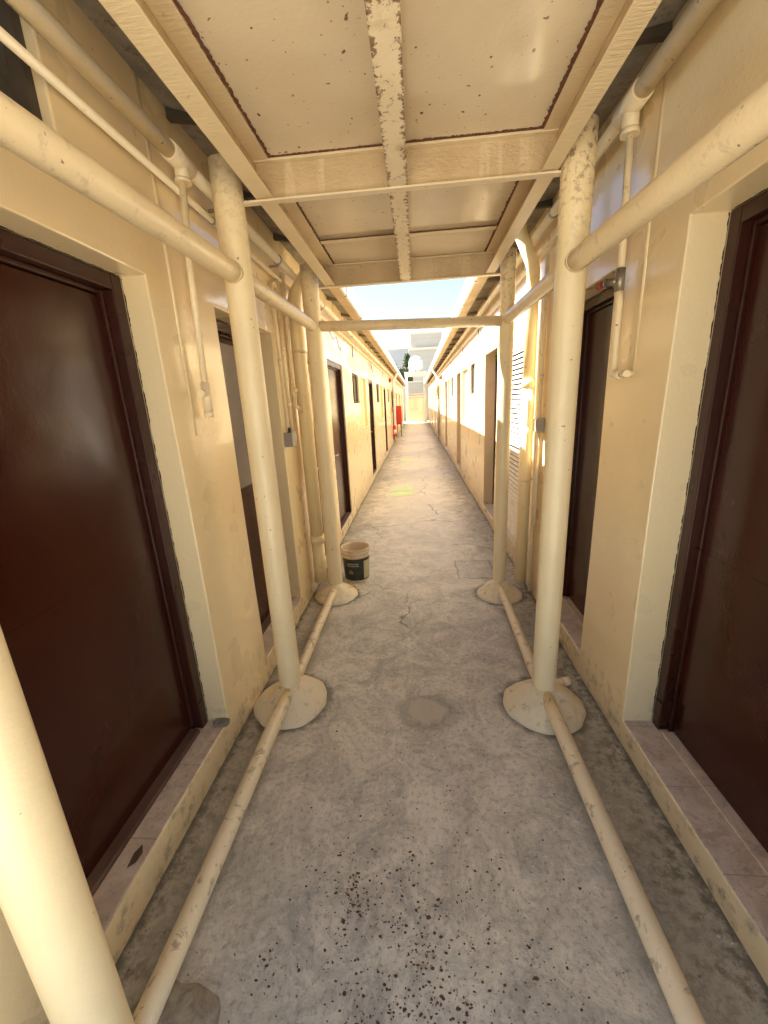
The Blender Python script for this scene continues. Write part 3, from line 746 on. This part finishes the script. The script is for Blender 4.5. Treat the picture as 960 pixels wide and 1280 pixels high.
def band(a0, a1, z0, z1, off, name, mat, par, seg=40):
    q = MB(); bm = q.bm; cols = []
    for k in range(seg+1):
        a = R(a0 + (a1-a0)*k/seg)
        cols.append([bm.verts.new((bx + rr*math.cos(a), by + rr*math.sin(a), z)) for z in (z0, z1) for rr in ((.1135 + (z-.01)*.0578 + off), (.1135 + (z-.01)*.0578 + off - .0012))])
    for a, d in zip(cols, cols[1:]):
        for i, j in ((0, 2), (2, 3), (3, 1), (1, 0)): bm.faces.new((a[i], d[i], d[j], a[j]))
    return q.build(name, mat, par)
lab = band(150, 385, .018, .232, .0015, 'label', 'bucket_label', t)
band(312, 352, .03, .205, .0030, 'label_panel', 'label_pale', lab)
q = MB(); bm = q.bm
def mark(a0, a1, z0, z1, bm=bm):
    vs = []
    for a, z in ((a0, z0), (a1, z0), (a1, z1), (a0, z1)):
        rr = .1135 + (z-.01)*.0578 + .0034; vs.append(bm.verts.new((bx + rr*math.cos(R(a)), by + rr*math.sin(R(a)), z)))
    bm.faces.new(vs)
for row, z in enumerate((.180, .160)):
    a = 238
    while a < 287:
        w_ = random.uniform(2, 4.5); mark(a, a + w_, z, z + random.uniform(.006, .012)); a += w_ + random.uniform(.8, 2.2)
q.build('label_lettering', 'label_ink', lab)
q = MB(); bm = q.bm
mark(244, 262, .085, .091, bm); mark(244, 247, .091, .118, bm); mark(259, 262, .091, .112, bm); mark(249, 258, .118, .123, bm); mark(250, 256, .098, .110, bm)
q.build('label_emblem', 'label_gold', lab)
pts = [(bx + .137*math.cos(R(a)), by + .137*math.sin(R(a)), .29 - .10*math.sin(R((a - 20)/160*180))) for a in range(20, 181, 10)]
MB().tube(pts, .0022, 6).build('handle', 'grey_metal', t)

# ------------------------------------------------------------------ fire point
t = thing('fire_hose_cabinet', 'red fire hose cabinet on two legs against the left wall far down the corridor', 'cabinet', (-.83, 19.8, 0))
MB().box(-.945, -.71, 19.5, 20.15, .56, 1.42).build('cabinet_body', 'red_paint', t, .02)
MB().box(-.93, -.725, 19.485, 19.498, .60, 1.38).build('cabinet_door', 'red_paint', t, .004)
for x in (-.92, -.74): MB().box(x - .015, x + .015, 19.55, 19.6, 0, .56).build('leg', 'dark_wood', t)
t = thing('fire_extinguisher', 'red fire extinguisher hung on a pale board on the left wall before the red cabinet', 'fire extinguisher', (-.87, 15.9, .3))
MB().lathe((-.865, 15.9, .30), [(.055, 0), (.066, .015), (.066, .36), (.05, .41), (.02, .44)], 20).build('cylinder', 'red_paint', t)
q = MB(); q.tube([(-.865, 15.9, .44), (-.865, 15.9, .50)], .025, 10); q.box(-.875, -.80, 15.89, 15.91, .49, .51); q.build('valve_head', 'black_plastic', t)
MB().tube([(-.85, 15.87, .47), (-.80, 15.83, .42), (-.79, 15.83, .25)], .010, 8).build('hose', 'black_plastic', t)
MB().lathe((-.865, 15.9, .40), [(.0665, 0), (.0668, .002), (.0668, .17), (.0665, .172)], 20).build('label_band', 'white_pvc', t)
MB().box(-.948, -.935, 15.6, 16.15, .25, 1.25).build('board', 'pink_board', t)
t = thing('call_point', 'small dark red fire call point on the left wall above the extinguisher', 'call point', (-.93, 15.9, 1.35))
MB().box(-.948, -.90, 15.85, 15.99, 1.28, 1.42).build('call_box', 'red_paint', t, .006)
MB().box(-.899, -.896, 15.88, 15.96, 1.31, 1.39).build('call_glass', 'white_pvc', t)
for X, s, lab in ((XL, -1, 'small red brown alarm sounder high on the left wall'), (XR, 1, 'small red brown alarm sounder high on the right wall')):
    t = thing('alarm_sounder', lab, 'alarm', (X, 15.0, 2.4), 'alarm sounders')
    MB().box(*sorted((X - s*.002, X - s*.03)), 14.93, 15.09, 2.28, 2.44).build('alarm_base', 'dark_wood', t, .004)
    MB().tube([(X - s*.03, 15.01, 2.36), (X - s*.05, 15.01, 2.36), (X - s*.09, 15.01, 2.36)], [.06, .065, .04], 18).build('horn', 'red_paint', t)

# patches of green reflected light, laid on the floor as flat colour
def patch(pts, label, name='painted_light_patch'):
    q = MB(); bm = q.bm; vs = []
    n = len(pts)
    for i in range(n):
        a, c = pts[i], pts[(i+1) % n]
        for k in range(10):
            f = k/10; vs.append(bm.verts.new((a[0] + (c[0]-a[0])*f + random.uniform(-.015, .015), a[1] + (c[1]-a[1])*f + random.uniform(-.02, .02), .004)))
    bm.faces.new(vs); o = q.build(name, 'painted_green_light'); return tag(o, label, 'painted light', 'green light patches coloured onto the floor')
patch([(-.565, 6.85), (-.11, 6.88), (-.09, 7.18), (-.50, 7.13)], 'near strip of pale green light painted on the corridor floor')
patch([(-.50, 7.30), (-.09, 7.34), (-.10, 7.72), (-.47, 7.66)], 'second strip of pale green light painted on the corridor floor just beyond the near one')
patch([(-.50, 11.1), (-.16, 11.1), (-.16, 11.6), (-.5, 11.5)], 'farthest and smallest patch of pale green light painted on the corridor floor')

# rust flakes and grit on the near floor
q = MB(); bm = q.bm
clusters = [(-.25, .96, .035, 60), (-.07, 1.04, .035, 40), (-.12, .87, .03, 46), (-.03, .83, .035, 46), (-.19, .69, .05, 90), (-.08, .70, .04, 50), (.04, .70, .045, 70), (-.48, .76, .035, 36), (.33, .80, .05, 26), (-.29, .84, .04, 34), (-.37, .96, .06, 22), (.17, .99, .07, 26), (-.30, 1.04, .06, 22), (-.24, .92, .02, 36), (.0, .76, .05, 44), (.5, .97, .05, 10), (.22, .72, .06, 30), (.06, .90, .05, 30)]
def flake(x, y, s, bm=bm):
    n = random.randint(5, 7); a0 = random.uniform(0, 6.28); el = random.uniform(.3, .9); th = random.uniform(.0008, .003)
    top = []; bot = []
    for k in range(n):
        a = a0 + 2*math.pi*k/n; r = s*random.uniform(.6, 1.2)
        px, py = r*math.cos(a), r*math.sin(a)*el
        top.append(bm.verts.new((x + px*.9, y + py*.9, th))); bot.append(bm.verts.new((x + px, y + py, 0)))
    bm.faces.new(top)
    for k in range(n): bm.faces.new((bot[k], bot[(k+1) % n], top[(k+1) % n], top[k]))
for cx, cy, sd, nn in clusters:
    for _ in range(nn):
        flake(random.gauss(cx, sd), random.gauss(cy, sd*1.1), abs(random.gauss(0, .0027)) + .0009)
for _ in range(420):
    x = random.gauss(.03, .26); y = .5 + abs(random.gauss(0, .5))
    if abs(x) < .6: flake(x, y, abs(random.gauss(0, .0022)) + .0010)
for _ in range(60):
    flake(random.uniform(-.6, .55), random.uniform(1.2, 3.2), random.uniform(.0012, .004))
o = q.build('rust_flakes', 'debris_flake'); o['kind'] = 'stuff'; o['label'] = 'dark brown rust flakes scattered on the near concrete floor'; o['category'] = 'debris'
q = MB(); bm = q.bm
for _ in range(46): flake(random.choice((random.gauss(.0, .35), random.uniform(.7, .9), random.uniform(-.93, -.84))), random.uniform(.5, 3.0), random.uniform(.002, .006), bm)
for x, y, s in ((-.385, .72, .011), (.30, .80, .009), (-.30, .95, .007), (.12, .52, .009)): flake(x, y, s, bm)
o = q.build('paint_chips', 'pale_chip'); o['kind'] = 'stuff'; o['label'] = 'pale paint chips scattered over the concrete floor'; o['category'] = 'debris'
q = MB(); bm = q.bm
vs = [bm.verts.new((-.985 + a, .93 + c, .156 + d)) for a, c, d in ((-.01, -.035, 0), (.012, -.02, .004), (.014, .012, .002), (-.002, .035, .005), (-.016, .01, .001))]
bm.faces.new(vs); o = q.build('dry_leaf', 'dead_leaf'); m = o.modifiers.new('t', 'SOLIDIFY'); m.thickness = .001
tag(o, 'curled dark dry leaf lying on the nearest left threshold', 'leaf')

# ------------------------------------------------------------------ far end: gate, tank tower, buildings, tree
t = thing('tank_tower', 'cream concrete frame tower carrying the water tank at the far end', 'tower', (0, 32.2, 0))
for x in (-.70, .69):
    for y in (31.55, 33.0): MB().box(x - .09, x + .09, y - .09, y + .09, 0, 3.42).build('column', 'portal_paint', t, .01)
MB().box(-.82, .81, 31.42, 33.15, 3.43, 3.70).build('top_slab', 'portal_paint', t, .01)
MB().box(-.60, .59, 31.5, 31.6, 1.86, 1.98).build('lintel_beam', 'portal_paint', t)
MB().tube([(-.6, 31.44, 2.12), (0, 31.44, 2.10), (.6, 31.44, 2.13)], .025, 8).build('brace_pipe', 'rail_paint', t)
for x in (-.63, .60): MB().tube([(x, 31.38, .1), (x, 31.38, 3.3)], .03, 8).build('riser_pipe', 'white_pvc', t)
t = thing('water_tank', 'white domed water tank standing on the tower at the far end', 'tank', (.05, 32.2, 3.7))
MB().lathe((.05, 32.0, 3.70), [(.50, 0), (.53, .03), (.53, .34), (.545, .36), (.53, .38), (.53, .70), (.50, .84), (.42, .97), (.28, 1.06), (.12, 1.10)], 40).build('tank_body', 'tank_white', t)
MB().lathe((.05, 32.0, 4.80), [(.13, 0), (.14, .02), (.14, .05), (.10, .06)], 20).build('tank_lid', 'tank_white', t)
MB().tube([(.0, 31.46, 3.80), (.0, 31.40, 3.78), (.0, 31.40, 3.70)], .03, 8).build('outlet', 'dark_strap', t)
t = thing('metal_gate', 'cream sheet metal gate closing the far end of the corridor', 'gate', (0, 31.5, 0))
MB().box(-.54, .56, 31.50, 31.53, .12, 1.76).build('gate_sheet', 'gate_paint', t)
q = MB()
for (a, c, e, f) in ((-.57, -.52, .08, 1.80), (.54, .59, .08, 1.80), (-.52, .54, 1.74, 1.80), (-.52, .54, .08, .15), (-.01, .03, .15, 1.74)): q.box(a, c, 31.46, 31.50, e, f)
q.build('gate_frame', 'gate_paint', t)
MB().tube([(.08, 31.45, .95), (.08, 31.42, .95), (.08, 31.42, 1.10), (.08, 31.45, 1.10)], .01, 6).build('gate_handle', 'dark_wood', t)
t = thing('boundary_wall', 'grey block wall with rough courses seen through the tank tower', 'wall', (0, 35, 0))
MB().box(-8, 8, 35, 35.2, 0, 3.1).build('wall_body', 'block_wall', t)
MB().box(-8, 8, 34.97, 35.23, 3.1, 3.2).build('coping', 'portal_paint', t)
t = thing('concrete_building', 'tall plain grey building standing behind the white water tank', 'building', (2, 45, 0), 'buildings beyond the corridor')
MB().box(-.63, 6, 45, 55, 0, 6.75).build('wall', 'far_wall_grey', t)
MB().box(-.70, 6.1, 44.93, 55.1, 6.75, 6.95).build('cornice', 'portal_paint', t)
MB().box(-.42, 2.8, 45.1, 54, 6.95, 8.3).build('parapet', 'far_wall_grey', t)
MB().box(-.50, 2.88, 45.02, 54.1, 8.3, 8.42).build('parapet_cap', 'portal_paint', t)
t = thing('concrete_building', 'pale blue grey flat roofed building beyond the tree on the left', 'building', (-10, 60, 0), 'buildings beyond the corridor')
MB().box(-22, -.72, 60, 70, 0, 8.7).build('wall', 'far_wall_blue', t)
MB().box(-22.1, -.62, 59.9, 70.1, 8.7, 9.0).build('roof_edge', 'gutter_white', t)
for k in range(5):
    x = -3.2 - k*2.6
    MB().box(x - .6, x + .6, 59.93, 59.99, 5.4, 6.8).build('window', 'window_glass', t)

t = thing('leafy_tree', 'dark green tree rising above the left eave before the far buildings', 'tree', (-1.5, 38, 0))
q = MB(); q.tube([(-1.6, 38, 0), (-1.5, 38, 1.5), (-1.45, 38, 3.0), (-1.2, 38, 4.4), (-.85, 38, 5.4)], [.16, .13, .10, .06, .02], 10)
for a in range(7):
    an = a*.9; q.tube([(-1.45, 38, 2.6 + a*.2), (-1.45 + .6*math.cos(an), 38 + .6*math.sin(an), 3.3 + a*.2), (-1.45 + 1.0*math.cos(an), 38 + 1.0*math.sin(an), 3.8 + a*.15)], [.05, .03, .012], 6)
q.build('trunk', 'bark', t)
q = MB(); bm = q.bm
blobs = [(-1.5, 38, 3.3, .8), (-2.2, 38.2, 3.5, .8), (-1.0, 38, 4.0, .55), (-.75, 38, 4.9, .38), (-.72, 38, 5.45, .25), (-1.7, 37.8, 4.1, .55), (-.7, 38, 3.5, .45), (-2.7, 38, 3.9, .5), (-1.2, 38, 2.6, .7)]
for cx, cy, cz, r in blobs:
    for _ in range(int(2600*r)):
        d = Vector((random.gauss(0, 1), random.gauss(0, 1), random.gauss(0, 1))).normalized() * r * random.uniform(.3, 1.08) ** .6
        p = Vector((cx, cy, cz)) + d; u = Vector((random.gauss(0, 1), random.gauss(0, 1), random.gauss(0, 1))).normalized(); v_ = u.orthogonal().normalized()
        s = random.uniform(.04, .09)
        bm.faces.new([bm.verts.new(p + u*s), bm.verts.new(p + v_*s*.5), bm.verts.new(p - u*s), bm.verts.new(p - v_*s*.5)])
me_crown = q.build('crown', 'leaf', t)

# put parts of every thing exactly where they were modelled
bpy.context.view_layer.update()
